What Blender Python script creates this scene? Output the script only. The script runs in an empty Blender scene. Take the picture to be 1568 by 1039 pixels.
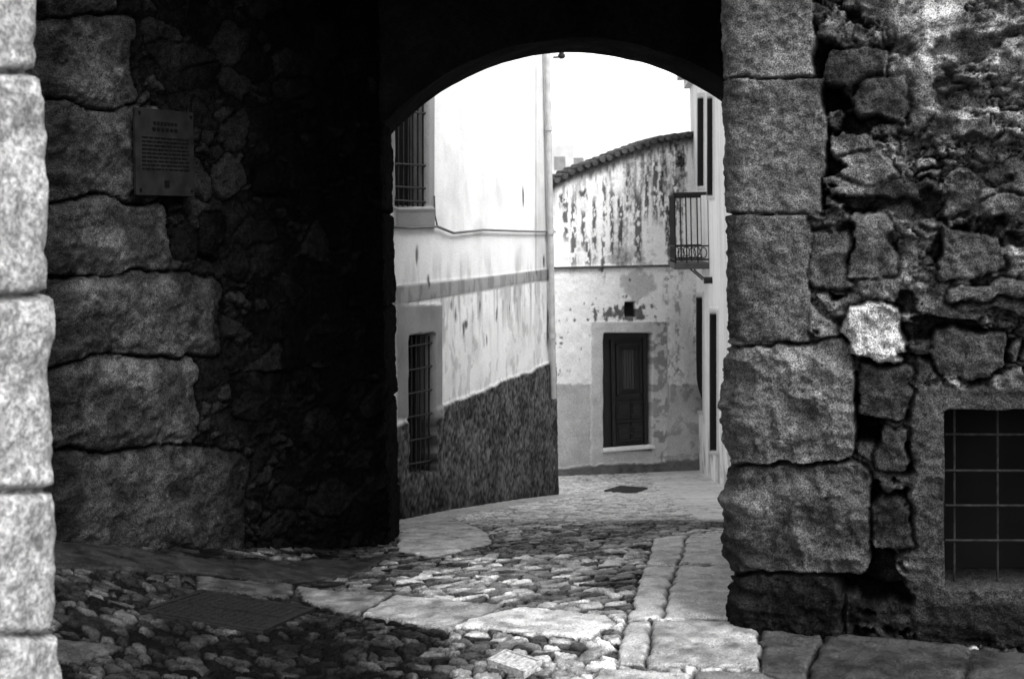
import bpy, math, numpy as np
from mathutils import Vector, Matrix
sc=bpy.context.scene
FP=1742.0; CX=784.0; CY=360.0; TH=0.019; HC=1.6
cT,sT=math.cos(TH),math.sin(TH)
def UV(px,py):
    a=px-CX; b=py-CY
    return (a*cT-b*sT)/FP,(b*cT+a*sT)/FP
def P(px,py,d):
    u,v=UV(px,py); return np.array([u*d,d,HC-v*d])
def toPx(X,Y,Z):
    Ys=np.maximum(Y,0.3)
    u=X/Ys*FP; v=(HC-Z)/Ys*FP
    return CX+u*cT+v*sT, CY+v*cT-u*sT
# ---------------- noise
def h2(ix,iy,seed):
    a=(ix.astype(np.int64)*374761393+iy.astype(np.int64)*668265263+seed*1274126177)&0xFFFFFFFF
    a=((a^(a>>13))*1274126177)&0xFFFFFFFF
    a=((a^(a>>16))*2246822519)&0xFFFFFFFF
    a=a^(a>>15)
    return (a&0xFFFFFF)/float(0x1000000)
def vn(x,y,seed=0):
    ix=np.floor(x); iy=np.floor(y); fx=x-ix; fy=y-iy
    fx=fx*fx*fx*(fx*(fx*6-15)+10); fy=fy*fy*fy*(fy*(fy*6-15)+10)
    a=h2(ix,iy,seed);b=h2(ix+1,iy,seed);c=h2(ix,iy+1,seed);d=h2(ix+1,iy+1,seed)
    return (a+(b-a)*fx)*(1-fy)+(c+(d-c)*fx)*fy
def fbm(x,y,o=4,seed=0):
    r=0;A=.5;t=0
    for i in range(o):
        r=r+A*vn(x*2**i+17.3*i,y*2**i+9.1*i,seed+i); t+=A; A*=.5
    return r/t
def ridge(x,y,o=5,seed=0):
    r=0;A=.5;t=0
    for i in range(o):
        r=r+A*(1-np.abs(2*vn(x*2**i+17.3*i,y*2**i+9.1*i,seed+i)-1)); t+=A; A*=.55
    return r/t
def ss(a,b,x):
    t=np.clip((x-a)/(b-a),0,1); return t*t*(3-2*t)
def worley(x,y,seed=0,jit=.85):
    ix=np.floor(x); iy=np.floor(y)
    best=np.full(x.shape,9e9); mrx=np.zeros_like(x); mry=np.zeros_like(x); bid=np.zeros_like(x)
    for i in (-1,0,1):
        for j in (-1,0,1):
            cx=ix+i; cy=iy+j
            rx=cx+.5+jit*(h2(cx,cy,seed)-.5)-x; ry=cy+.5+jit*(h2(cx,cy,seed+7)-.5)-y
            d=rx*rx+ry*ry; m=d<best
            best=np.where(m,d,best); mrx=np.where(m,rx,mrx); mry=np.where(m,ry,mry)
            bid=np.where(m,h2(cx,cy,seed+3),bid)
    e=np.full(x.shape,9e9)
    for i in (-2,-1,0,1,2):
        for j in (-2,-1,0,1,2):
            if abs(i)+abs(j)==4: continue
            cx=ix+i; cy=iy+j
            rx=cx+.5+jit*(h2(cx,cy,seed)-.5)-x; ry=cy+.5+jit*(h2(cx,cy,seed+7)-.5)-y
            ax=rx-mrx; ay=ry-mry; l=np.sqrt(ax*ax+ay*ay)
            v=.5*((mrx+rx)*ax+(mry+ry)*ay)/np.maximum(l,1e-6)
            e=np.where((l>1e-4)&(v<e),v,e)
    return e,bid,mrx,mry
# ---------------- scene helpers
def link(o,parent=None):
    sc.collection.objects.link(o)
    if parent: o.parent=parent
    return o
def empty(name):
    return link(bpy.data.objects.new(name,None))
def gridmesh(name,V,alb,mat,parent=None):
    nr,nc,_=V.shape
    me=bpy.data.meshes.new(name); n=nr*nc
    me.vertices.add(n); me.vertices.foreach_set('co',V.reshape(-1).astype(np.float32))
    idx=np.arange(n).reshape(nr,nc)
    q=np.stack([idx[:-1,:-1],idx[:-1,1:],idx[1:,1:],idx[1:,:-1]],-1).reshape(-1,4)
    me.loops.add(q.size); me.polygons.add(len(q))
    me.loops.foreach_set('vertex_index',q.reshape(-1).astype(np.int32))
    me.polygons.foreach_set('loop_start',np.arange(0,q.size,4,dtype=np.int32))
    me.update(calc_edges=True)
    me.polygons.foreach_set('use_smooth',np.ones(len(q),dtype=bool))
    at=me.attributes.new('alb','FLOAT','POINT'); at.data.foreach_set('value',np.clip(alb,0.003,.9).reshape(-1).astype(np.float32))
    me.materials.append(mat)
    return link(bpy.data.objects.new(name,me),parent)
class MB:
    def __init__(s): s.v=[]; s.f=[]
    def box(s,o,a,b,c):
        o,a,b,c=[np.array(q,float) for q in (o,a,b,c)]
        n=len(s.v)
        for k in range(8):
            s.v.append(o+(a if k&1 else 0)+(b if k&2 else 0)+(c if k&4 else 0))
        for f in ((0,2,3,1),(4,5,7,6),(0,1,5,4),(2,6,7,3),(0,4,6,2),(1,3,7,5)): s.f.append([n+i for i in f])
    def tube(s,p,q,r,n=8):
        p=np.array(p,float);q=np.array(q,float); d=q-p; l=np.linalg.norm(d); d/=l
        a=np.cross(d,[0,0,1.]) if abs(d[2])<.9 else np.cross(d,[1.,0,0]); a/=np.linalg.norm(a); b=np.cross(d,a)
        m=len(s.v)
        for e in (p,q):
            for k in range(n):
                t=2*math.pi*k/n; s.v.append(e+r*(a*math.cos(t)+b*math.sin(t)))
        for k in range(n):
            k2=(k+1)%n; s.f.append([m+k,m+k2,m+n+k2,m+n+k])
        s.f.append([m+k for k in range(n)][::-1]); s.f.append([m+n+k for k in range(n)])
    def poly(s,pts,r,n=6):
        for i in range(len(pts)-1): s.tube(pts[i],pts[i+1],r,n)
    def prism(s,fp,z0,z1):
        n=len(s.v); m=len(fp)
        for z in (z0,z1):
            for (x,y) in fp: s.v.append(np.array([x,y,z],float))
        for k in range(m): s.f.append([n+k,n+(k+1)%m,n+m+(k+1)%m,n+m+k])
        s.f.append([n+k for k in range(m)][::-1]); s.f.append([n+m+k for k in range(m)])
    def emit(s,name,mat,parent=None,bevel=0,smooth=False):
        me=bpy.data.meshes.new(name); me.from_pydata([tuple(v) for v in s.v],[],s.f); me.materials.append(mat); me.update()
        if smooth: me.polygons.foreach_set('use_smooth',[True]*len(me.polygons))
        o=link(bpy.data.objects.new(name,me),parent)
        if bevel:
            m=o.modifiers.new('bevel','BEVEL'); m.width=bevel; m.segments=2; m.limit_method='ANGLE'
        return o
# ---------------- materials
def mat_attr(name,rough=.8,spk=.35,spks=120,bump=.5,bs=60,spec=.4,gain=1.0,mott=.3,rvar=0.0,sk=3.0,coarse=0.0,pit=0.0):
    m=bpy.data.materials.new(name); m.use_nodes=True; nt=m.node_tree; N=nt.nodes; L=nt.links
    b=N['Principled BSDF']; b.inputs['Roughness'].default_value=rough
    a=N.new('ShaderNodeAttribute'); a.attribute_name='alb'
    tc=N.new('ShaderNodeTexCoord')
    def noise(s,det):
        n=N.new('ShaderNodeTexNoise'); n.inputs['Scale'].default_value=s; n.inputs['Detail'].default_value=det; n.inputs['Roughness'].default_value=.65
        L.new(tc.outputs['Object'],n.inputs['Vector']); return n
    def mr(src,lo,hi,f0=.3,f1=.7):
        r=N.new('ShaderNodeMapRange'); r.inputs['From Min'].default_value=f0; r.inputs['From Max'].default_value=f1
        r.inputs['To Min'].default_value=lo; r.inputs['To Max'].default_value=hi; L.new(src,r.inputs['Value']); return r
    def mul(x,y,op='MULTIPLY'):
        q=N.new('ShaderNodeMath'); q.operation=op
        for i,t in enumerate((x,y)):
            if isinstance(t,(int,float)): q.inputs[i].default_value=t
            else: L.new(t,q.inputs[i])
        return q.outputs[0]
    n1=noise(spks,3); n2=noise(5,5); n3=noise(bs,6)
    o=mul(a.outputs['Fac'],mr(n1.outputs['Fac'],1-spk,1+spk,.40,.60).outputs[0])
    o=mul(o,mr(n2.outputs['Fac'],1-mott,1+mott).outputs[0]); o=mul(o,gain)
    if pit:
        n5=noise(60,4); o=mul(o,mr(n5.outputs['Fac'],1-pit,1.0,.36,.43).outputs[0])
    if coarse:
        n4=noise(28,8); o=mul(o,mr(n4.outputs['Fac'],1-coarse,1+coarse,.38,.62).outputs[0])
    o=mul(o,.85,'MINIMUM')
    L.new(o,b.inputs['Base Color'])
    L.new(mul(mul(a.outputs['Fac'],sk),spec,'MINIMUM'),b.inputs['Specular IOR Level'])
    if rvar:
        L.new(mr(n2.outputs['Fac'],rough-rvar,rough+rvar).outputs[0],b.inputs['Roughness'])
    bp=N.new('ShaderNodeBump'); bp.inputs['Strength'].default_value=bump; bp.inputs['Distance'].default_value=.012
    L.new(n3.outputs['Fac'],bp.inputs['Height'])
    if coarse:
        b2=N.new('ShaderNodeBump'); b2.inputs['Strength'].default_value=1.0; b2.inputs['Distance'].default_value=.035
        L.new(n4.outputs['Fac'],b2.inputs['Height']); L.new(b2.outputs[0],bp.inputs['Normal'])
    L.new(bp.outputs[0],b.inputs['Normal'])
    return m
def mat_flat(name,v,rough=.7,var=.3,scale=20,bump=.2,metal=0,spec=.4,stretch=None):
    m=bpy.data.materials.new(name); m.use_nodes=True; nt=m.node_tree; N=nt.nodes; L=nt.links
    b=N['Principled BSDF']; b.inputs['Roughness'].default_value=rough; b.inputs['Metallic'].default_value=metal; b.inputs['Specular IOR Level'].default_value=spec
    tc=N.new('ShaderNodeTexCoord'); mp=N.new('ShaderNodeMapping'); L.new(tc.outputs['Object'],mp.inputs[0])
    if stretch: mp.inputs['Scale'].default_value=stretch
    n=N.new('ShaderNodeTexNoise'); n.inputs['Scale'].default_value=scale; n.inputs['Detail'].default_value=6; L.new(mp.outputs[0],n.inputs['Vector'])
    r=N.new('ShaderNodeMapRange'); r.inputs['From Min'].default_value=.3; r.inputs['From Max'].default_value=.7
    r.inputs['To Min'].default_value=v*(1-var); r.inputs['To Max'].default_value=v*(1+var); L.new(n.outputs['Fac'],r.inputs['Value'])
    L.new(r.outputs[0],b.inputs['Base Color'])
    bp=N.new('ShaderNodeBump'); bp.inputs['Strength'].default_value=bump; bp.inputs['Distance'].default_value=.01
    L.new(n.outputs['Fac'],bp.inputs['Height']); L.new(bp.outputs[0],b.inputs['Normal'])
    return m
M_gran=mat_attr('granite_masonry',.8,.7,170,1.0,120,spec=.25,coarse=.3,pit=.6)
M_dark=mat_attr('shade_dark_masonry',.85,.6,170,1.0,120,spec=.12,sk=1.2,coarse=.3,pit=.5)  # shade of the covered passage is put into this dark albedo
M_street=mat_attr('worn_cobbles',.34,.45,150,.7,100,spec=.75,rvar=.12,sk=3.0,pit=.4)
M_plas=mat_attr('painted_plaster',.85,.12,110,.45,60,spec=.2,mott=.06)
M_weath=mat_attr('weathered_plaster',.9,.2,70,.6,40,spec=.2,mott=.1)
M_iron=mat_flat('black_iron',.015,.6,.4,40,.3,spec=.25)
M_cover=mat_flat('cast_iron_cover',.008,.6,.5,60,.4,spec=.08)
M_wood=mat_flat('dark_door_wood',.016,.5,.5,12,.4,stretch=(8,8,.6))
M_stoneflat=mat_flat('rough_stone',.10,.9,.5,15,.6)
M_vault_shade=mat_flat('shade_black_vault',.006,.9,.5,8,.8,spec=.02)  # near-black colour carries the shade under the vault
M_black=mat_flat('dark_interior',.005,.9,.2,5,.1,spec=.05)
M_tile=mat_flat('roof_tile_clay',.06,.9,.5,9,.5,spec=.1)
M_far=mat_flat('pale_render',.6,.9,.1,1,.1)
M_white=mat_flat('white_marble_sill',.75,.6,.1,10,.1)
M_grey=mat_flat('grey_render',.35,.9,.2,6,.3)
# ---------------- path walls
class Path:
    def __init__(s,pts,ref=0,rc=.06):
        s.p=[np.array(q[:2],float) for q in pts]; s.rc=rc
        s.seg=[s.p[i+1]-s.p[i] for i in range(len(s.p)-1)]
        s.L=[np.linalg.norm(d) for d in s.seg]; s.t=[d/l for d,l in zip(s.seg,s.L)]
        s.n=[np.array([t[1],-t[0]]) for t in s.t]
        s.cum=np.concatenate([[0],np.cumsum(s.L)]); s.cum=s.cum-s.cum[ref]
    def ev(s,S):
        X=np.zeros_like(S);Y=np.zeros_like(S);NX=np.zeros_like(S);NY=np.zeros_like(S); pull=np.zeros_like(S)
        for i in range(len(s.seg)):
            m=(S>=s.cum[i]-1e-9)&(S<=s.cum[i+1]+1e-9)
            dl=S-s.cum[i]
            X=np.where(m,s.p[i][0]+s.t[i][0]*dl,X); Y=np.where(m,s.p[i][1]+s.t[i][1]*dl,Y)
            NX=np.where(m,s.n[i][0],NX); NY=np.where(m,s.n[i][1],NY)
        for i in range(1,len(s.seg)):
            d=S-s.cum[i]; m=np.abs(d)<s.rc; w=np.clip(.5+d/(2*s.rc),0,1)
            nx=s.n[i-1][0]*(1-w)+s.n[i][0]*w; ny=s.n[i-1][1]*(1-w)+s.n[i][1]*w; l=np.sqrt(nx*nx+ny*ny)
            NX=np.where(m,nx/l,NX); NY=np.where(m,ny/l,NY)
            pull=np.where(m,s.rc*.45*(1-np.abs(d)/s.rc)**2,pull)
        return X-NX*pull,Y-NY*pull,NX,NY
    def hit(s,i,px,py,off=0.0):
        u,v=UV(px,py); t=s.t[i]; p=s.p[i]
        A=np.array([[u,-t[0]],[1,-t[1]]]); d,k=np.linalg.solve(A,p)
        q=np.array([u*d,d,HC-v*d]); q[:2]+=s.n[i]*off
        return q
def wall(name,path,s0,s1,z0,z1,ds,fn,mat,parent=None,dz=None):
    dz=dz or ds
    S=np.arange(s0,s1+1e-6,ds); 
    zt=z1(S) if callable(z1) else np.full_like(S,z1)
    n=int((zt.max()-z0)/dz)+2
    t=np.linspace(0,1,n)[:,None]
    Z=z0+(zt[None,:]-z0)*t; SS=np.repeat(S[None,:],n,0)
    X,Y,NX,NY=path.ev(SS)
    PX,PY=toPx(X,Y,Z)
    H,A=fn(SS,Z,PX,PY,Y)
    V=np.stack([X+NX*H,Y+NY*H,Z],-1)
    return gridmesh(name,V,A,mat,parent)
def rr(PX,PY,x0,y0,x1,y1,r=12):
    qx=np.abs(PX-(x0+x1)/2)-((x1-x0)/2-r); qy=np.abs(PY-(y0+y1)/2)-((y1-y0)/2-r)
    return np.sqrt(np.maximum(qx,0)**2+np.maximum(qy,0)**2)+np.minimum(np.maximum(qx,qy),0)-r
def inrect(PX,PY,x0,y0,x1,y1,soft=1.5):
    return ss(soft,-soft,rr(PX,PY,x0,y0,x1,y1,1))
def rubble(S,Z,seed,sx=.17,sy=.12,amp=.05):
    wx=S+.10*(fbm(S*5,Z*5,6,seed+11)-.5)*2; wy=Z+.08*(fbm(S*5,Z*5,6,seed+23)-.5)*2
    e,i,rx,ry=worley(wx/sx,wy/sy,seed); e2,i2,rx2,ry2=worley(wx/(sx*.45),wy/(sy*.42),seed+5)
    big=h2(np.floor(i*1000),np.floor(i*777),seed+40)>.42
    ee=np.where(big,e,np.minimum(e,e2*.42)); ii=np.where(big,i,i2)
    X=np.where(big,rx,rx2*.45); Y=np.where(big,ry,ry2*.45)
    ta=(h2(np.floor(ii*9999),np.floor(ii*77),1)-.5); tb=(h2(np.floor(ii*9999),np.floor(ii*55),2)-.5)
    prof=ss(.0,.10,ee)
    f=fbm(S*14,Z*14,6,seed+31)
    hst=amp*(.3+.7*ii+.9*(ta*X+tb*Y))*prof+.035*(f-.5)*prof
    return hst,ii,ee,prof,f
# ================= RIGHT STONE BUILDING
cr=P(1134,600,4.65)[:2]; rr_=P(1568,600,4.3)[:2]
dr=(rr_-cr)/np.linalg.norm(rr_-cr); rend=cr+dr*3.2
RP=Path([(1.72,7.25),cr,rend],1,.05)
rblocks=[(1085,-260,1262,-110,1,.17),(1085,-106,1246,120,0,.17),(1085,122,1262,327,0,.115),(1085,329,1238,522,0,.125),(1085,527,1308,702,2,.16),(1085,708,1330,870,2,.095),(1085,874,1285,1010,2,.03)]
rb2=[(1266,74,1356,130,.045,.04),(1314,122,1392,186,.05,.05),(1290,468,1378,552,.07,.55),(1314,558,1388,632,.055,.045),(1448,436,1600,462,.085,.09),(1440,350,1540,420,.05,.08),(1235,352,1300,440,.04,.07),(1300,330,1365,420,.04,.09),(1435,505,1540,570,.04,.07),(1345,650,1395,720,.05,.04),(1335,770,1395,830,.05,.025)]
def f_right(S,Z,PX,PY,Y):
    h,ii,e,prof,f=rubble(S,Z,5,.19,.11,.06)
    n9=fbm(S*9,Z*9,6,55); n20=fbm(S*22,Z*22,4,56); rd=ridge(S*7,Z*7,6,500)
    mort=.012+.06*(fbm(S*4,Z*4,6,77)-.42)
    buried=h<mort
    h=np.maximum(h,mort)+.022*(n20-.5)+.035*(rd-.5)
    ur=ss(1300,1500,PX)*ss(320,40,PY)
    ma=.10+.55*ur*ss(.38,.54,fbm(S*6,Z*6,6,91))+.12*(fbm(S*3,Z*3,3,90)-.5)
    A=np.where(buried,ma,(.03+.13*ii)+.06*ur)
    A=A*np.clip(.0+2.0*n9,0,2)*(.4+1.2*n20)
    cav=ss(.53,.575,fbm(S*6+3,Z*10,6,120))*(.55+.6*ss(1400,1230,PX)+.3*ss(300,500,PY))
    cav=np.clip(cav,0,1); h=h-.11*cav; A=A*(1-.94*cav)  # cavity shade painted into the albedo on top of the relief
    crev=ss(.08,.0,e)*(~buried); A=A*(1-.92*crev); h=h-.035*crev  # crevices cut deeper and their shade painted in too
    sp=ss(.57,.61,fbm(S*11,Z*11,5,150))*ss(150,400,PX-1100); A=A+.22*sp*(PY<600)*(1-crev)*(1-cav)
    wpx=PX+18*(fbm(S*8,Z*8,4,61)-.5)*2; wpy=PY+18*(fbm(S*8,Z*8,4,62)-.5)*2
    d=rr(wpx,wpy,1392,588,1900,985,10); k=ss(3,-5,d)
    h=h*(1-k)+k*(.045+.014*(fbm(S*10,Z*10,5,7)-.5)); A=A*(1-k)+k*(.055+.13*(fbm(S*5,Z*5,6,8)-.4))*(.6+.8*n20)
    bb=ss(905,925,wpy); A=A*(1-.5*bb*(PX>1300)); h=h+.02*bb*(rd-.5)*2*(PX>1300)
    w2x=PX+20*(fbm(S*9,Z*9,5,63)-.5)*2; w2y=PY+20*(fbm(S*9,Z*9,5,64)-.5)*2
    for (x0,y0,x1,y1,hh,al) in rb2:
        d=rr(w2x,w2y,x0,y0,x1,y1,7); k=ss(1.5,-3,d); ring=ss(8,0,np.abs(d-3))
        h=h-.02*ring*(1-k); A=A*(1-.8*ring*(1-k))
        loc=hh+.02*(fbm(S*18,Z*18,4,int(x0))-.5)*2*(2.5 if al>.3 else 1)+.02*(rd-.5); h=h*(1-k)+k*loc
        A=A*(1-k)+k*al*(.4+1.2*fbm(S*14,Z*14,4,int(y0)))
    jx=PX+12*(fbm(S*7,Z*7,5,65)-.5)*2; jy=PY+6*(fbm(S*7,Z*7,4,66)-.5)*2
    for n,(x0,y0,x1,y1,ty,al) in enumerate(rblocks):
        jyy=PY+18*(fbm(S*5,Z*5,5,67)-.5)*2 if ty==2 else jy
        jx2=np.where(PX<1134,1134,jx); jx2=np.where(S<0,1134,jx2)
        d=rr(jx2,jyy,x0,y0,x1,y1,4 if ty<2 else 24); k=ss(1.5,-1.5,d); rw=3 if ty<2 else 7; ring=ss(rw,0,np.abs(d-1.5))
        h=h-(.012 if ty<2 else .035)*ring*(1-k); A=A*(1-(.5 if ty<2 else .8)*ring*(1-k))
        bul=.045+(.022*ss(0,-40,d) if ty==2 else .003*ss(0,-6,d))
        rough=(.010 if ty<2 else .034)*(fbm(S*(8 if ty==2 else 16),Z*(8 if ty==2 else 16),6,200+n)-.5)*2+((.07*(rd-.55)) if ty==2 else .012*(rd-.5))
        h=h*(1-k)+k*(bul+rough)
        st=fbm(S*4,Z*4,6,210+n); dk=ss(.50,.58,fbm(S*10,Z*10,6,230+n))*(.4 if ty==2 else .3)
        A=A*(1-k)+k*al*(.3+1.2*st)*(.5+1.0*n20)*(1-dk)
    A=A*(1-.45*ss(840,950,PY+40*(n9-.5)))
    k=inrect(PX,PY,1447,626,1760,896,1.0)
    h=h*(1-k)-.22*k; A=A*(1-k)+.012*k
    h=h+.008*(fbm(S*45,Z*45,2,300)-.5)*2*(1-k)
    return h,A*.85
stone_building=empty('stone_building')
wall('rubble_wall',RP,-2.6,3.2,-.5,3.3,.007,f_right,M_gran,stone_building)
mb=MB()
b1=cr+dr*3.2
mb.prism([(1.72+.25,7.9),(cr[0]+.42,cr[1]+.25),(b1[0],b1[1]+.25),(5.5,b1[1]+.3),(5.5,7.9)],-1,3.28); mb.emit('wall_core',M_stoneflat,stone_building)
mb=MB()
def rp(px,py,off): return RP.hit(1,px,py,off)
for py in (668,724,778,832): mb.tube(rp(1448,py,-.05),rp(1760,py+1,-.05),.005)
for px in (1462,1529,1596,1662,1728): mb.tube(rp(px,628,-.058),rp(px,896,-.058),.005)
mb.emit('window_grille',mat_flat('worn_iron',.014,.7,.6,40,.2,spec=.1),stone_building)
mb=MB(); mb.box(rp(1450,893,-.215),rp(1755,893,-.215)-rp(1450,893,-.215),[0,0,.72],[0,.01,0]); mb.emit('window_dark_back',M_black,stone_building)  # added dark sheet closing the recess, stands for the unlit interior
# ================= ARCHWAY : left wall
archway=empty('stone_archway')
A_=P(80,500,5.3)[:2]; B_=P(588,500,7.3)[:2]; XJ=-.838
LP=Path([(-4.2,5.05),A_,B_,(XJ,7.92),(-4.2,7.95)],1,.05)
lblocks=[(50,-140,170,20,.035),(85,24,198,158,.042),(70,162,245,302,.05),(75,307,252,420,.06),(62,424,338,548,.06),(82,553,296,684,.068),(92,690,372,850,.046),(360,570,420,640,.02),(440,560,482,596,.012),(385,250,432,300,.008),(300,330,335,390,.012)]
def f_left(S,Z,PX,PY,Y):
    h,ii,e,prof,f=rubble(S,Z,33,.24,.17,.045)
    rd=ridge(S*6,Z*6,6,500)
    mort=.016+.03*(fbm(S*4,Z*4,4,77)-.42); bur=h<mort; h=np.maximum(h,mort)+.03*(rd-.5)
    deep=ss(280,500,PX)  # fading light deeper in the passage, painted into the albedo below
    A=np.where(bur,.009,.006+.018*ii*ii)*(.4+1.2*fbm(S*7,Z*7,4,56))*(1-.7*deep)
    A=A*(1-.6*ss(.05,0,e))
    jx=PX+15*(fbm(S*6,Z*6,6,65)-.5)*2; jy=PY+18*(fbm(S*4,Z*4,5,66)-.5)*2
    jx=np.where(S<0,110,jx)
    n20=fbm(S*20,Z*20,4,57)
    for n,(x0,y0,x1,y1,al) in enumerate(lblocks):
        x00=x0-(60 if n<7 else 0)
        d=rr(jx,jy,x00,y0,x1,y1,14 if n<7 else 8); k=ss(1.5,-2.5,d); ring=ss(5,0,np.abs(d-1.5))
        h=h-.018*ring*(1-k); A=A*(1-.85*ring*(1-k))
        h=h*(1-k)+k*(.03+.028*ss(0,-26,d)+.03*(fbm(S*6,Z*6,6,200+n)-.5)*2+.045*(rd-.55))
        dk=ss(.48,.58,fbm(S*6,Z*6,6,260+n))
        A=A*(1-k)+k*al*(.4+1.1*fbm(S*5,Z*5,6,210+n))*(.3+1.4*n20)*(1-.45*dk)*(1-.6*ss(230,360,PX))*(1-.6*ss(125,80,PX))  # albedo also drops at both block ends as painted shade
    jb=S>LP.cum[2]-.02
    zj=(Z+.03*(fbm(S*5,Z*5,2,9)-.5)); fz=np.abs(((zj+.1)/.62)%1-.5)
    h=np.where(jb,.02-.03*ss(.47,.5,fz)+.03*(fbm(S*7,Z*7,4,8)-.5),h); A=np.where(jb,.010*(1-.6*ss(.46,.5,fz)),A)
    A=A*(1-.3*ss(150,0,PY))  # upper wall darkened in albedo, shade below the vault
    h=h+.008*(fbm(S*45,Z*45,2,300)-.5)*2
    return h,A
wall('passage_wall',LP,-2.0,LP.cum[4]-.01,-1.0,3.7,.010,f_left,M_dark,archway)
mb=MB()
mb.prism([(-4.2,5.3),(A_[0]-.05,A_[1]+.25),(B_[0]-.25,B_[1]+.1),(XJ-.12,7.8),(-4.2,7.8)],-1,3.6); mb.emit('wall_core',M_vault_shade,archway)
acx,acz,aR=.422,1.1415,1.714
def strip(name,xs,zf,y0,y1,ztop,mat,parent,seed=1,p0=None,p1=None):
    rows=[]; n=len(xs); ny=14
    zz=zf(xs)
    for z in np.linspace(ztop,0,12)[:-1]:
        rows.append(np.stack([xs,np.full(n,y0),zz+(ztop-zz)*z/ztop],-1))
    for y in np.linspace(y0,y1,ny):
        rows.append(np.stack([xs,np.full(n,y),zz+.012*(fbm(xs*4,np.full(n,y*4),3,seed)-.5)*2],-1))
    for t in np.linspace(0,1,6)[1:]:
        rows.append(np.stack([xs,np.full(n,y1),zz+(ztop-zz)*t],-1))
    V=np.stack(rows,0)
    if p0 is not None:
        t=(V[...,0]); u=(p1-p0); L=np.linalg.norm(u); u=u/L; nrm=np.array([-u[1],u[0]])
        X=p0[0]+u[0]*t+nrm[0]*V[...,1]; Y=p0[1]+u[1]*t+nrm[1]*V[...,1]; V=np.stack([X,Y,V[...,2]],-1)
    A=.009*(.5+fbm(V[...,0]*5+V[...,1]*3,V[...,2]*5+V[...,1]*4,4,seed+3))
    return gridmesh(name,V,A,mat,parent)
xs=np.linspace(XJ-.02,1.70,160)
strip('far_arch',xs,lambda x:acz+np.sqrt(np.maximum(aR**2-(x-acx)**2,0)),7.3,7.9,4.2,M_dark,archway)
p0=A_; p1=cr; Lf=np.linalg.norm(p1-p0)
ts=np.linspace(-.05,Lf+.05,120)
strip('near_arch',ts,lambda t:2.80+.75*np.sqrt(np.clip(1-((t-Lf/2)/(Lf/2+.06))**2,0,1)),-.02,.45,4.4,M_dark,archway,5,p0,p1)
mb=MB(); mb.prism([(-4.2,5.25),(A_[0],A_[1]+.12),(cr[0],cr[1]+.12),(5.4,4.0),(5.4,7.85),(-4.2,7.85)],3.62,3.9); mb.emit('passage_ceiling',M_vault_shade,archway)
mb=MB(); mb.prism([(-4.2,5.0),(A_[0],A_[1]-.03),(cr[0],cr[1]-.03),(rend[0]+2,rend[1]-.5),(5.6,7.9),(-4.2,7.9)],3.93,5.4); mb.emit('upper_storey',M_stoneflat,archway)
mb=MB(); mb.prism([(1.70,7.26),(5.4,7.26),(5.4,7.9),(1.70,7.9)],-2,4.2); mb.emit('far_pier',M_vault_shade,archway)
mb=MB(); mb.prism([(-4.2,7.3),(XJ-.1,7.4),(XJ-.1,7.85),(-4.2,7.85)],-2,4.2); mb.emit('rear_wall',M_vault_shade,archway)
# plaque
plaque=empty('wall_plaque')
q=[LP.hit(1,*c,.085) for c in ((183,166),(273,178),(273,302),(188,300))]
ux=q[1]-q[0]; ux[2]=0; uz=np.array([0,0,q[0][2]-q[3][2]]); nn=np.array([LP.n[1][0],LP.n[1][1],0])
mb=MB(); mb.box(q[3],ux,uz,nn*.02); M_pl=mat_flat('bronze_plaque',.0095,.9,.4,14,.3,spec=.03); mb.emit('plate',M_pl,plaque,.003)
mb=MB()
def onp(a,b,c): return q[3]+ux*a+uz*b+nn*c
rng=np.random.RandomState(4)
def bar(a0,a1,b,hh): mb.box(onp(a0,b,.0205),ux*(a1-a0),uz*hh,nn*.003)
for i in range(7): a=.30+i*.06; bar(a,a+.04,.82,.035)
for i in range(6): a=.28+i*.075; bar(a,a+.05,.75,.035)
for r in range(9):
    a=.1
    while a<.88:
        w=rng.uniform(.03,.1); bar(a,min(a+w,.9),.66-r*.045,.014); a+=w+.02
mb.box(onp(.47,.1,.0205),ux*.08,uz*.08,nn*.004)
for a,b in ((.05,.93),(.93,.93),(.05,.05),(.93,.05)): mb.box(onp(a,b,.0205),ux*.03,uz*.03,nn*.008)
mb.emit('lettering',mat_flat('plaque_lettering',.003,.8,.2,10,.1,spec=.02),plaque)
# ================= FOREGROUND PILLAR
K=P(66,500,2.4)[:2]
FPth=Path([(K[0]-.5,.9),K,(K[0]-1.3,K[1]+.35)],1,.05)
def f_fg(S,Z,PX,PY,Y):
    jy=PY+6*(fbm(S*8,Z*8,3,66)-.5)*2
    h=.03+.022*(fbm(S*9,Z*9,4,5)-.5)*2; A=.36+.3*(fbm(S*14,Z*14,5,6)-.5)+.4*(fbm(S*50,Z*50,2,16)-.5)
    for j,y in enumerate((-240,110,452,752,970,1120)):
        k=ss(9,0,np.abs(jy-y)); h=h-.03*k; A=A*(1-.55*k)
    st=np.digitize(jy,[-240,110,452,752,970,1120]); off=np.array([0,-.012,0,.008,.004,.012,0.])[st]; h=h+off
    return h,A
pil=empty('stone_pillar')
wall('masonry',FPth,-1.55,1.3,-.1,3.0,.008,f_fg,mat_attr('pale_granite',.8,.4,90,.9,60,mott=.2,coarse=.15),pil)
mb=MB(); mb.prism([(K[0]-.58,.95),(K[0]-.08,K[1]-.03),(K[0]-1.3,K[1]+.3),(K[0]-2,.95)],-.1,3.0); mb.emit('core',M_stoneflat,pil)
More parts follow.
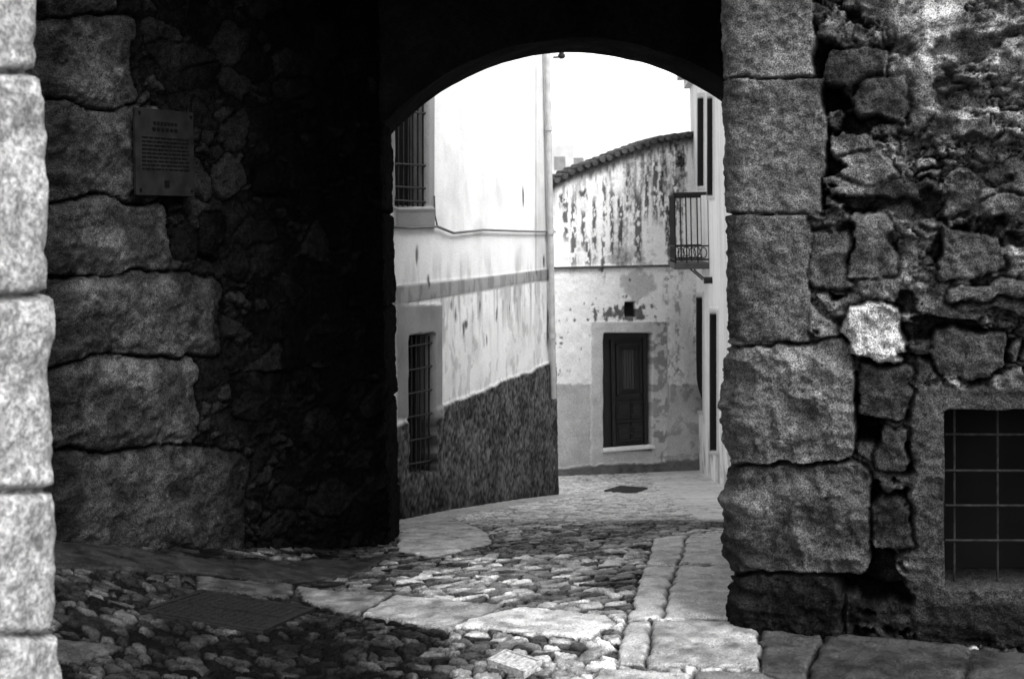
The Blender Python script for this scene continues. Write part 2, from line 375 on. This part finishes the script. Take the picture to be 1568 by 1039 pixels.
# ================= LEFT HOUSE
C=P(604,500,9.0)[:2]; D=P(849,500,13.5)[:2]
tl=(D-C)/np.linalg.norm(D-C); C0=C-tl*2.0
LH=Path([C0,C,D,D+np.array([-3.5,1.2])],1,.04)
rng=np.random.RandomState(12)
ldrips=[(638,390,4,18),(713,497,5,9),(697,480,2,14),(735,470,2,12),(760,480,2,14),(780,470,2,10),(655,430,3,12),(832,400,3,12),(838,500,3,40),(800,300,2,20),(690,465,2,10),(745,520,2,10),(709,505,2,14),(672,480,2,16)]
def f_lh(S,Z,PX,PY,Y):
    n1=fbm(S*3,Z*3,5,3); n2=fbm(S*14,Z*3,4,4); v=fbm(S*12,Z*.9,4,5)
    A=.82-.12*ss(.5,.8,n1)-.05*n2; h=.006*n1
    yt=np.interp(PX,[600,845],[439,411]); yb=np.interp(PX,[600,845],[467,427]); yg=np.interp(PX,[600,675,845],[655,622,553])+9*(n1-.5)
    band=ss(-1,1,PY-yt)*ss(1,-1,PY-yb); A=A*(1-band)+band*(.24+.12*n1)*(1-.3*ss(.5,.6,n2)); h=h+.008*band
    low=ss(0,3,PY-yb); A=A*(1-low*(.02+.35*ss(.54,.7,v)*ss(130,0,PY-yb)+.10*ss(.52,.66,fbm(S*7,Z*4,6,32))))
    A=A*(1-low*.25*ss(.62,.65,fbm(S*13,Z*7,6,132)))
    up=ss(60,0,yt-PY)*(PY<yt); A=A*(1-up*.3*ss(.5,.8,fbm(S*8,Z*2,3,33)))
    tp=ss(360,348,PY); A=A*(1-tp*.12*ss(.4,.7,fbm(S*5,Z*.8,4,34)))
    g=ss(-2,2,PY-yg); peb=vn(S*45,Z*45,35)*.5+vn(S*25,Z*25,36)*.5
    A=A*(1-g)+g*(.01+.14*peb*peb*1.6)*(1-.4*ss(.4,.7,n1)); h=h+g*(.02+.014*(peb-.5))
    for (x,y,w,hh) in ldrips:
        k=ss(1.2,.4,np.sqrt(((PX-x+5*(n2-.5))/(w*.8))**2+((PY-y+8*(n1-.5))/hh)**2)); A=A*(1-.85*k)
    sr=inrect(PX,PY,606,466,676,640); A=A*(1-sr)+sr*(.16+.18*n1); h=h+.012*sr
    e=ss(818,824,PX)*(PY<432); A=A*(1-.3*e); A=A*(1-.4*ss(2,.5,np.abs(PX-820))*(PY<420))
    us=inrect(PX,PY,600,318,662,350); A=A*(1-us)+.22*us; h=h+.03*us
    fr=inrect(PX,PY,596,60,664,322); A=A*(1-fr)+.25*fr; h=h+.01*fr
    for (x0,y0,x1,y1) in ((604,70,654,316),):
        k=inrect(PX,PY,x0,y0,x1,y1,.8); h=h*(1-k)-.16*k; A=A*(1-k)+.02*k
    yy=PY-np.interp(PX,[620,668],[0,-4]); k=inrect(PX,yy,624,514,664,724,.8)
    h=h*(1-k)-.16*k; A=A*(1-k)+.015*k
    A=A*(1-.4*ss(740,775,PY)); return h,A
white_house=empty('white_house')
wall('plaster_wall',LH,-2.0,LH.cum[3]-.02,-2.6,5.6,.015,f_lh,M_plas,white_house)
mb=MB(); mb.prism([C0+np.array([-.25,.1]),D+np.array([-.3,-.15]),D+np.array([-3.6,.9]),C0+np.array([-4,0])],-3,5.55); mb.emit('house_core',M_grey,white_house)
mb=MB(); mb.prism([C0+np.array([.2,-.3]),D+np.array([.2,.1]),D+np.array([-3.4,1.6]),C0+np.array([-4,-.3])],5.6,5.75); mb.emit('eaves',M_tile,white_house)
lh=lambda px,py,off:LH.hit(1,px,py,off)
mb=MB()
for i in range(7):
    px=607+i*7.6; mb.tube(lh(px,70,-.03),lh(px,316,-.03),.009)
for py in (120,170,250,285,306): mb.tube(lh(603,py,-.02),lh(655,py+3,-.02),.008)
for i in range(6):
    px=628+i*6.8; mb.tube(lh(px,514,-.03),lh(px,722,-.03),.008)
for k in range(6):
    py=530+k*36; mb.tube(lh(622,py+2,-.02),lh(666,py-6,-.02),.008)
mb.emit('window_grille',M_iron,white_house)
mb=MB(); a=lh(604,316,-.15); b=lh(655,320,-.15); mb.box(a,b-a,[0,0,1.6],[-.01,0,0]); a=lh(622,722,-.15); b=lh(667,712,-.15); b[2]=a[2]; mb.box(a,b-a,[0,0,1.2],[-.01,0,0]); mb.emit('window_pane',M_black,white_house)
mb=MB()
pts=[lh(px,py,.03) for px,py in ((585,346),(625,349),(665,347),(690,357),(735,352),(790,354),(846,355))]
mb.poly(pts,.012); pts=[lh(px,py,.03) for px,py in ((665,347),(661,330),(660,300))]; mb.poly(pts,.008)
mb.emit('wall_cable',mat_flat('grey_cable',.12,.7,.2,10,.1),white_house)
mb=MB()
zt=5.5; q0=lh(838,500,.06); mb.tube([q0[0],q0[1],-.3],[q0[0],q0[1],zt],.035,12)
for z in (0.4,1.6,2.8,4.0): mb.tube([q0[0],q0[1],z],[q0[0],q0[1],z+.06],.045,12)
mb.emit('drainpipe',mat_flat('grey_painted_pipe',.4,.6,.2,10,.1),white_house,smooth=False)
mb=MB(); a=lh(847,88,.0)
mb.tube(a,a+np.array([.14,-.02,0]),.012); mb.tube(a+np.array([.1,-.02,-.02]),a+np.array([.1,-.02,.09]),.03,10); mb.tube(a+np.array([.1,-.02,.0]),a+np.array([.1,-.02,.03]),.045,10)
mb.emit('cable_insulator',M_iron,white_house)
# ================= END HOUSE
G=P(846,500,18.6)[:2]; Hh=P(1064,500,19.3)[:2]; te=(Hh-G)/np.linalg.norm(Hh-G)
G0=G-te*3; H1=Hh+te*1.0
EH=Path([G0,H1],0); 
def roofz(S):
    pts=[(846,280),(880,262),(920,248),(960,232),(1000,218),(1055,208)]
    sz=[]; 
    for p in pts:
        q=EH.hit(0,*p); sz.append((np.linalg.norm(q[:2]-G0),q[2]))
    sz=np.array(sz); z=np.interp(S,sz[:,0],sz[:,1]); sl=(sz[1,1]-sz[0,1])/(sz[1,0]-sz[0,0])
    return np.where(S<sz[0,0],sz[0,1]+sl*(S-sz[0,0]),z)
streaks=[(866,330,4,38),(878,355,5,55),(893,352,3,30),(900,385,4,22),(910,350,3,50),(924,390,3,30),(937,340,3,60),(950,345,4,50),(977,345,6,60),(990,300,3,40),(1004,290,4,50),(1013,300,3,45),(962,300,3,35),(926,310,3,40),(1022,340,4,50),(1033,320,3,60),(860,310,4,12),(893,300,6,7),(1042,250,8,18)]
def f_eh(S,Z,PX,PY,Y):
    n=fbm(S*2.5,Z*2.5,5,1); n2=fbm(S*9,Z*9,5,2); v=fbm(S*9,Z*.7,4,3); v2=fbm(S*16,Z*1.5,4,13); n3=fbm(S*26,Z*20,4,92)
    A=.86-.08*n; h=.015*(n2-.5)
    U=ss(409,405,PY)
    yr=np.interp(PX,[846,880,920,960,1000,1055],[280,262,248,232,218,208])
    gr=ss(.52,.62,v)*ss(0,25,PY-yr); right=ss(900,1040,PX)
    A=A*(1-U*gr*(.12+.4*right))
    sp=ss(.50,.60,n3)*ss(.36,.6,v); A=A*(1-U*sp*(.2+.5*right))
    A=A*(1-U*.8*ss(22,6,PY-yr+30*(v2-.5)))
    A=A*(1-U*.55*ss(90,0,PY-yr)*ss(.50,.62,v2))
    for (x,y,w,hh) in streaks:
        k=ss(1.3,.6,np.maximum(np.abs(PX-x+6*(n2-.5))/w,np.abs(PY-y+26*(v2-.5))/hh)); A=A*(1-.85*k*ss(.36,.48,fbm(S*26,Z*12,3,9)))
    ex=ss(.54,.62,fbm(S*4,Z*6,5,41))*ss(360,400,PY)*U*ss(920,940,PX); A=A*(1-.5*ex); h=h-.01*ex
    lg=inrect(PX,PY+.02*(PX-850),840,408,1100,412,.6); h=h+.05*lg; A=A*(1-lg)+.06*lg
    Lw=1-U
    b=ss(.54,.60,fbm(S*5,Z*5,6,21)); rt=ss(1000,1012,PX)
    A=A*(1-Lw*b*.10); A=A*(1-Lw*rt*.5*ss(.48,.60,n3)*ss(.35,.6,v)*ss(600,560,PY))
    k=ss(1.1,.8,np.sqrt(((PX-978)/28)**2+((PY-437)/24)**2)+.9*(n2-.5)); A=A*(1-k)+.45*k
    m1=fbm(S*16,Z*11,5,81); env=np.exp(-((PX-948)/50)**2-((PY-480)/16)**2)
    k=ss(.60,.70,m1*.80+.36*env); A=A*(1-.85*k*Lw)
    wx=PX+3*(n2-.5)*2
    kd=inrect(wx,PY,905,492,1022,712,1.5); A=A*(1-kd)+kd*(.42+.16*n-.25*ss(.5,.6,n2)*ss(990,1000,PX)); h=h+.012*kd
    k=ss(-2,2,PY-588+10*(n2-.5))*(1-kd); A=A*(1-k)+k*(.34+.2*n-.14*ss(.5,.62,n2)*rt)
    k2=inrect(PX,PY,846,515,862,532,1); A=A*(1-.75*k2*ss(.45,.5,vn(S*22,Z*22,3)))
    bs=ss(-2,2,PY-np.interp(PX,[846,1060],[716,703])+8*(n2-.5)); A=A*(1-bs)+bs*.12*(.4+1.2*n2); h=h+.03*bs
    k=inrect(PX,PY,957,462,973,485,.8); A=A*(1-k)+.015*k; h=h-.08*k
    k=inrect(PX,PY,924,510,998,689,.8); A=A*(1-k)+.03*k; h=h*(1-k)-.22*k
    return h,A
weathered_house=empty('weathered_house')
wall('facade',EH,.3,np.linalg.norm(H1-G0)-.01,-3.6,roofz,.012,f_eh,M_weath,weathered_house)
ne=np.array([EH.n[0][0],EH.n[0][1],0]); bk=-ne
mb=MB(); a=np.array([G0[0],G0[1],-3.5])+bk*.4; mb.box(a,np.append(H1-G0,0),[0,0,5.2],bk*5); mb.emit('house_core',M_grey,weathered_house)
mb=MB(); Ls=np.linalg.norm(H1-G0)
Sx=np.arange(.3,Ls,.13); zz=roofz(Sx)
for i in range(len(Sx)-1):
    p=np.append(G0+te*Sx[i],zz[i]); p2=np.append(G0+te*Sx[i+1],zz[i+1]); mid=(p+p2)/2
    w=rng.uniform(-.03,.03)
    mb.tube(mid-bk*(.13+w)+[0,0,.03+w*.6],mid+bk*.6+[0,0,.04],.05,10)
    mb.box(p-bk*.06-[0,0,.03],p2-p,[0,0,.05],bk*.5)
mb.emit('roof_tiles',M_tile,weathered_house)
mb=MB(); nS=24; Sx=np.linspace(.3,Ls,nS); zz=roofz(Sx)
for i in range(nS-1):
    p=np.append(G0+te*Sx[i],zz[i]+.02); p2=np.append(G0+te*Sx[i+1],zz[i+1]+.02); mb.box(p+bk*.3,p2-p,[0,0,.05],bk*5+np.array([0,0,-1.2]))
mb.emit('roof_slab',M_tile,weathered_house)
mb=MB(); eh=lambda px,py,off:EH.hit(0,px,py,off)
d0=eh(925,688,-.2); d1=eh(997,688,-.2); dx=d1-d0; dx[2]=0; dh=eh(925,511,-.2)[2]-d0[2]
def dbox(a0,a1,b0,b1,o0,o1,m):
    m.box(d0+dx*a0+np.array([0,0,dh*b0])+ne*o0,dx*(a1-a0),[0,0,dh*(b1-b0)],ne*(o1-o0))
dbox(0,1,0,1,-.02,.02,mb)
for a in (0,.24,.93): dbox(a,a+.07,0,1,.02,.08,mb)
dbox(0,1,.94,1,.02,.085,mb)
for r in ((.34,.62,.04,.2),(.66,.9,.04,.2),(.34,.62,.24,.4),(.66,.9,.24,.4)): dbox(*r,.02,.045,mb); dbox(r[0]+.04,r[1]-.04,r[2]+.03,r[3]-.03,.045,.06,mb)
for k in range(7): b=.05+k*.055; dbox(.33,.92,b,b+.012,.05,.07,mb)
dbox(.36,.9,.44,.46,.02,.06,mb); dbox(.36,.9,.88,.9,.02,.06,mb); dbox(.36,.41,.44,.9,.02,.06,mb); dbox(.86,.9,.44,.9,.02,.06,mb)
mb.emit('door',M_wood,weathered_house)
mb=MB(); dbox(.5,.76,.5,.84,.021,.035,mb); mb.emit('door_glass',mat_flat('door_glass',.03,.15,.2,3,.02,spec=.8),weathered_house)
mb=MB()
for k in range(5): x=.52+.055*k; dbox(x,x+.01,.5,.84,.04,.05,mb)
dbox(.47,.79,.49,.5,.035,.055,mb); dbox(.47,.79,.84,.85,.035,.055,mb); mb.emit('door_grille',M_iron,weathered_house)
mb=MB(); t0=eh(922,691,-.1); t1=eh(1001,691,-.1); t1[2]=t0[2]; mb.box(t0,t1-t0,[0,0,.045],ne*.17); mb.emit('door_threshold',M_white,weathered_house,.006)
# ================= RIGHT HOUSE
E=P(1137,700,13.0)[:2]; F=P(1063,500,19.9)[:2]; tr=(E-F)/np.linalg.norm(E-F); E1=F+tr*12.2
RH=Path([F,E1],0)
def f_rh(S,Z,PX,PY,Y):
    n=fbm(S*2,Z*2,4,6); A=.82-.08*n; h=.003*n
    A=A*(1-.5*ss(.45,.7,fbm(S*3,Z*3,5,8))*ss(-1.2,-2.0,Z+.16*(Y-19)+.3*(n-.5)))
    A=A*(1-.15*ss(.45,.7,fbm(S*6,Z*.6,4,9)))
    for (x0,y0,x1,y1,dp) in ((1090,480,1099,690,.16),(1069,455,1077,628,.16),(1086,150,1093,300,.14),(1071,150,1079,285,.14)):
        f=inrect(PX,PY,x0-2.5,y0-8,x1+2.5,y1+6,.4); h=h+.02*f; A=A*(1-f)+f*.5
        k=inrect(PX,PY,x0,y0,x1,y1,.4); h=h*(1-k)-dp*k
        k=inrect(PX,PY,x0-1.2,y0,x1+.3,y1,.3); A=A*(1-k)+.02*k
    return h,A
townhouse=empty('townhouse')
wall('plaster_wall',RH,0,12.1,-3.4,4.25,.02,f_rh,M_plas,townhouse)
mb=MB(); nr=np.array([RH.n[0][0],RH.n[0][1],0])
mb.box(np.append(F,-3.4)-nr*.25,np.append(E1-F,0),[0,0,7.6],-nr*5); mb.emit('house_core',M_far,townhouse)
mb=MB(); mb.box(np.append(F,4.25)+nr*.22,np.append(E1-F,0),[0,0,.07],-nr*5.5); mb.box(np.append(F,4.1)+nr*.1,np.append(E1-F,0),[0,0,.15],-nr*.3); mb.emit('cornice',M_far,townhouse)
mb=MB(); 
for i in range(58): p=np.append(F,4.36)+np.append(tr,0)*(.1+i*.2); mb.tube(p+nr*.2,p-nr*2+[0,0,.5],.06,8)
mb.emit('roof_tiles',M_far,townhouse)
def rhp(S,out,z): q=F+tr*S; return np.array([q[0]+nr[0]*out,q[1]+nr[1]*out,z])
Sb0=F[1]-18.0; Sb1=F[1]-16.7; q=P(1060,402,17.0); zb=q[2]
mb=MB(); O=.52
mb.box(rhp(Sb0,-.05,zb-.09),rhp(Sb1,0,0)-rhp(Sb0,0,0),nr*(O+.05),[0,0,.09]); mb.emit('balcony_slab',mat_flat('balcony_stone',.08,.9,.3,8,.3),townhouse,.01)
mb=MB(); ht=1.02
cs=[rhp(Sb0+.03,0,zb),rhp(Sb0+.03,O-.03,zb),rhp(Sb1-.03,O-.03,zb),rhp(Sb1-.03,0,zb)]
for i in range(3):
    a,b=cs[i],cs[i+1]
    for z,r in ((.05,.014),(.25,.012),(ht,.025)): mb.tube(a+[0,0,z],b+[0,0,z],r)
    n=max(3,int(np.linalg.norm(b-a)/.13))
    for k in range(n+1):
        p=a+(b-a)*k/n; mb.tube(p,p+[0,0,ht],.011)
    for k in range(n):
        c=a+(b-a)*(k+.5)/n+np.array([0,0,.15]); dd=(b-a)/np.linalg.norm(b-a)
        pts=[c+dd*.05*math.cos(t)+np.array([0,0,.08*math.sin(t)]) for t in np.linspace(0,2*math.pi,9)]; mb.poly(pts,.008,5)
for s in (Sb0+.1,Sb1-.1):
    mb.tube(rhp(s,0,zb-.3),rhp(s,O-.3,zb-.1),.012)
mb.emit('balcony_railing',M_iron,townhouse)
mb=MB(); mb.tube(rhp(Sb1+.4,.0,.9),rhp(Sb1+.4,.12,.9),.05,10)
mb.emit('wall_fixture',M_iron,townhouse)
# ================= distant apartment building
ap=empty('apartment_building'); mb=MB(); M_ap=mat_flat('apartment_render',.38,.9,.1,1,.1)
c=P(845,240,110); z1=P(876,222,110)[2]; x1=P(905,245,110)[0]
mb.box([c[0]-6,110,-6],[8.1,0,0],[0,12,0],[0,0,z1+6]); mb.box([c[0]+2.2,112,-6],[x1-c[0]-2.0,0,0],[0,10,0],[0,0,z1+6-1.3]); mb.emit('block',M_ap,ap)
mb=MB()
for fl in range(4):
    z=z1-1.0-fl*2.9
    for k in range(6): mb.box([c[0]-5.5+k*1.9,109.97 if k<4 else 111.97,z-1.4],[1.1,0,0],[0,.1,0],[0,0,1.3])
mb.emit('windows',mat_flat('pale_window',.15,.5,.2,2,.1),ap)
mb=MB()
for fl in range(4): mb.box([c[0]-6,109.0,z1-3-fl*2.9],[8.1,0,0],[0,1,0],[0,0,.25]); 
mb.box([c[0]-1,112,z1],[1.6,0,0],[0,1.6,0],[0,0,1.3]); mb.tube([c[0]+1.6,112,z1],[c[0]+1.6,112,z1+1.6],.06); mb.emit('balconies',M_ap,ap)
# ================= GROUND
def gz(x,y):
    b=np.interp(y,[-400,0,4.45,5.3,6.3,7.3,8.6,10,12,14,16.5,19,21,30,60,400],[0,0,.01,-.07,-.2,-.35,-.56,-.8,-1.18,-1.58,-2.02,-2.40,-2.65,-3.2,-4,-4])
    l=.3*np.clip((-.9-x)/1.26,0,1.6)**1.3*ss(9,6.5,y)*ss(1.5,4,y)
    return b+l
def Gd(px,py):
    u,v=UV(px,py); d=np.arange(2.5,40,.005); f=(HC-v*d)-gz(u*d,d); i=np.argmax(f<0); return np.array([u*d[i],d[i]])
def sdpoly(x,y,pts):
    d=np.full(x.shape,1e9); s=np.ones_like(x); n=len(pts)
    for i in range(n):
        ax,ay=pts[i]; bx,by=pts[(i+1)%n]; ex,ey=bx-ax,by-ay; wx,wy=x-ax,y-ay
        t=np.clip((wx*ex+wy*ey)/(ex*ex+ey*ey),0,1); d=np.minimum(d,(wx-ex*t)**2+(wy-ey*t)**2)
        c1=y>=ay;c2=y<by;c3=ex*wy>ey*wx
        s=np.where((c1&c2&c3)|(~c1&~c2&~c3),-s,s)
    return s*np.sqrt(d)
slabs=[
 ([(1003,822),(1052,818),(1040,862),(990,862)],.58),([(1054,818),(1140,812),(1148,862),(1042,862)],.52),
 ([(988,866),(1038,866),(1012,944),(964,944)],.52),([(1041,866),(1150,864),(1158,944),(1014,944)],.42),
 ([(961,948),(996,948),(990,1014),(948,1014)],.34),([(1000,948),(1160,948),(1164,1018),(994,1018)],.26),
 ([(918,1020),(1060,1030),(1050,1075),(900,1060)],.32),
 ([(610,795),(690,792),(745,812),(752,830),(668,850),(610,842)],.5),
 ([(455,893),(598,906),(545,940),(462,915)],.11),([(604,908),(768,925),(690,962),(555,938)],.24),
 ([(800,926),(925,938),(942,952),(898,974),(812,966),(695,955),(780,930)],.45),
 ([(300,880),(452,893),(440,912),(300,898)],.04),([(66,812),(300,852),(600,846),(560,872),(452,889),(296,874),(66,864)],.05),
 ([(1168,962),(1262,966),(1222,1060),(1172,1040)],.05),([(1268,968),(1480,985),(1470,1080),(1230,1062)],.035),([(1486,990),(1700,1005),(1700,1090),(1476,1085)],.04),
 ([(1066,1026),(1168,1026),(1216,1066),(1060,1085)],.12),
 ([(80,975),(190,985),(130,1010),(80,1005)],.04),([(500,1075),(560,1045),(640,1060),(600,1085)],.12),
]
slabs=[([Gd(*p) for p in pl],al) for pl,al in slabs]
manh=[Gd(*p) for p in ((212,934),(305,902),(482,931),(398,964))]
plat=[Gd(*p) for p in ((746,1008),(772,997),(830,1010),(800,1032))]
def street(X,Y):
    wx=X+.035*(fbm(X*9,Y*9,6,1)-.5)*2; wy=Y+.035*(fbm(X*9,Y*9,6,2)-.5)*2
    ang=.45; rx=wx*math.cos(ang)+wy*math.sin(ang); ry=-wx*math.sin(ang)+wy*math.cos(ang)
    e,i,qx,qy=worley(rx/.12,ry/.055,3,.9)
    ang=-.5; rx=wx*math.cos(ang)+wy*math.sin(ang); ry=-wx*math.sin(ang)+wy*math.cos(ang)
    e2,i2,qx2,qy2=worley(rx/.085,ry/.052,8,.95)
    m=(Y+.25*X+.3*(fbm(X*3,Y*3,3,99)-.5))<4.95
    e=np.where(m,e2,e); i=np.where(m,i2,i); qx=np.where(m,qx2,qx); qy=np.where(m,qy2,qy)
    ta=h2(np.floor(i*9999),np.floor(i*77),1)-.5; tb=h2(np.floor(i*9999),np.floor(i*55),2)-.5
    prof=ss(.03,.14,e); f=fbm(X*20,Y*20,5,4); f3=fbm(X*45,Y*45,3,14)
    H=-.022+.019*prof*(.8+.2*i+1.3*(ta*qx+tb*qy))+.010*(f-.5)*prof+.004*(f3-.5)
    A=(.02+.34*i**1.8)*(.2+1.6*f)*(.6+.8*f3); A=A*(1-.97*ss(.13,.04,e))
    A=A*(.4+1.2*ss(.35,.65,fbm(X*1.6,Y*1.6,4,44)))
    mid=ss(5.2,5.8,Y)*ss(8.4,7.6,Y); A=A*(1+.5*mid)
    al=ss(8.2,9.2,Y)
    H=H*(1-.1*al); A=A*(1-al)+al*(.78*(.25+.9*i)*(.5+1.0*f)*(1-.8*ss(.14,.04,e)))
    k=ss(0,-.06,(X-(C[0]+ (Y-9)*.3217))-.45)*al*(Y<13.7); A=A*(1-k)+k*.38*(.4+1.2*f); H=H*(1-.7*k)
    xr=2.63+(Y-13)*.0787; k=ss(-.95,-.9,X-xr)*ss(8.3,8.6,Y)
    fy=np.abs((Y/.32)%1-.5); jt=ss(.46,.5,fy)
    A=A*(1-k)+k*(.62-.5*jt+.25*(h2(np.floor(Y/.32),np.floor(Y*0),3)-.5))*(.6+.8*f); H=H*(1-k)+k*(-.012*jt)
    dk=ss(.25,-.9,X+.12*(Y-5)); A=A*(1-.9*dk*ss(8.0,7.2,Y))  # shade over the left paving, painted into its albedo
    for n,(pl,a) in enumerate(slabs):
        d=sdpoly(X+.022*(fbm(X*8,Y*8,5,5)-.5)*2,Y+.022*(fbm(X*8,Y*8,5,6)-.5)*2,pl)
        k=ss(.004,-.004,d); ring=ss(.018,.0,np.abs(d-.006))*(1-k)
        H=H*(1-k)+k*(-.001+.018*(fbm(X*9,Y*9,6,20+n)-.5)-.004*ss(-.025,0,d)+.006*(f3-.5)); A=A*(1-k)+k*a*(.1+1.8*fbm(X*16,Y*16,6,30+n))*(.8 if n!=12 else .3)
        H=H-.01*ring; A=A*(1-.85*ring)
    for pl in (manh,plat):
        d=sdpoly(X,Y,pl); k=ss(.010,.0,d); H=H*(1-k)-.03*k; A=A*(1-k)+.02*k
    return H,A
xs=np.concatenate([np.arange(-3.6,-2.2,.02),np.arange(-2.2,1.6,.008),np.arange(1.6,3.7,.015)]); ys=[2.9]
while ys[-1]<21.5: ys.append(ys[-1]+max(.0088,.0024*ys[-1]))
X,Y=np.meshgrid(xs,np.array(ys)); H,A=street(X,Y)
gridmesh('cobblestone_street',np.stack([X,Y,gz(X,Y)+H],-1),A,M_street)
gx=np.concatenate([np.linspace(-300,-8,20),np.linspace(-7,7,29),np.linspace(8,300,20)]); gy=np.concatenate([np.linspace(-300,-6,15),np.linspace(-5,32,75),np.linspace(36,400,30)])
X,Y=np.meshgrid(gx,gy)
gridmesh('ground',np.stack([X,Y,gz(X,Y)-.12],-1),np.full(X.shape,.15),mat_attr('dirt',.9,.3,20,.3,20))
X,Y=np.meshgrid(np.arange(-4,4.01,.05),np.arange(-4,2.96,.05)); e,i,_,_=worley(X/.4,Y/.4,3); 
gridmesh('pavement',np.stack([X,Y,gz(X,Y)-.02*ss(.06,0,e)],-1),.12+.08*i,M_street)
def cover(name,pl,hh,mat,pat):
    e=empty(name); z=[gz(p[0],p[1]) for p in pl]
    q=[np.array([p[0],p[1],zz-hh]) for p,zz in zip(pl,z)]
    mb=MB()
    o=q[0]; a=((q[1]-q[0])+(q[2]-q[3]))/2; b=((q[3]-q[0])+(q[2]-q[1]))/2; up=np.cross(a,b); up/=np.linalg.norm(up); up*=np.sign(up[2])
    mb.box(o-up*.03,a,b,up*.034); mb.emit('plate',mat,e,.003)
    mb=MB()
    for s in (0,1): mb.box(o+a*(s*.96)+up*.0045,a*.04,b,up*.006); mb.box(o+b*(s*.96)+a*.045+up*.0045,a*.91,b*.04,up*.006)
    if pat=='knob':
        for i in range(14):
            for j in range(14): mb.box(o+a*(.07+i*.062)+b*(.07+j*.062)+up*.0045,a*.03,b*.03,up*.002)
        mb.box(o+a*.5+b*.04+up*.005,a*.012,b*.92,up*.006)
    else:
        for j in range(7): mb.box(o+a*.1+b*(.1+j*.12)+up*.0045,a*.8,b*.05,up*.003)
    mb.emit('pattern',mat,e); return e
cover('manhole_cover',manh,.008,M_cover,'knob')
cover('water_meter_cover',plat,.012,mat_flat('galvanised_plate',.3,.5,.5,60,.2),'rib')
gp=[Gd(*p) for p in ((925,751),(950,744),(992,747),(970,755))]
cover('drain_grate',gp,.0,M_iron,'rib')
# ================= light
w=bpy.data.worlds.new('World'); sc.world=w; w.use_nodes=True; nt=w.node_tree; N=nt.nodes; L=nt.links
bg=N['Background']; sky=N.new('ShaderNodeTexSky'); sky.sky_type='NISHITA'; sky.sun_disc=False
SE,SA=math.radians(56),math.radians(140)
sky.sun_elevation=SE; sky.sun_rotation=SA; sky.dust_density=4; sky.air_density=1.5
bw=N.new('ShaderNodeRGBToBW'); L.new(sky.outputs[0],bw.inputs[0])
mu=N.new('ShaderNodeMath'); mu.operation='MULTIPLY'; mu.inputs[1].default_value=3.5; L.new(bw.outputs[0],mu.inputs[0])
L.new(mu.outputs[0],bg.inputs['Color']); bg.inputs['Strength'].default_value=.15
sd=bpy.data.lights.new('sun','SUN'); sd.energy=2.6; sd.angle=math.radians(28); sd.color=(1,.995,.985)
so=link(bpy.data.objects.new('sun',sd))
dirv=Vector((math.sin(SA)*math.cos(SE),math.cos(SA)*math.cos(SE),math.sin(SE)))
so.rotation_euler=dirv.to_track_quat('Z','Y').to_euler()
# ================= camera
cd=bpy.data.cameras.new('camera'); cam=link(bpy.data.objects.new('camera',cd)); sc.camera=cam
cd.sensor_width=36; cd.lens=FP/1568*36; cd.shift_y=-(519.5-CY)/1568; cd.clip_end=1000; cd.clip_start=.05
cam.matrix_world=Matrix.Translation((0,0,HC))@Matrix.Rotation(math.pi/2,4,'X')@Matrix.Rotation(-TH,4,'Z')
cd.dof.use_dof=True; cd.dof.focus_distance=6.2; cd.dof.aperture_fstop=5.0
sc.view_settings.view_transform='Standard'; sc.view_settings.look='None'; sc.view_settings.exposure=0
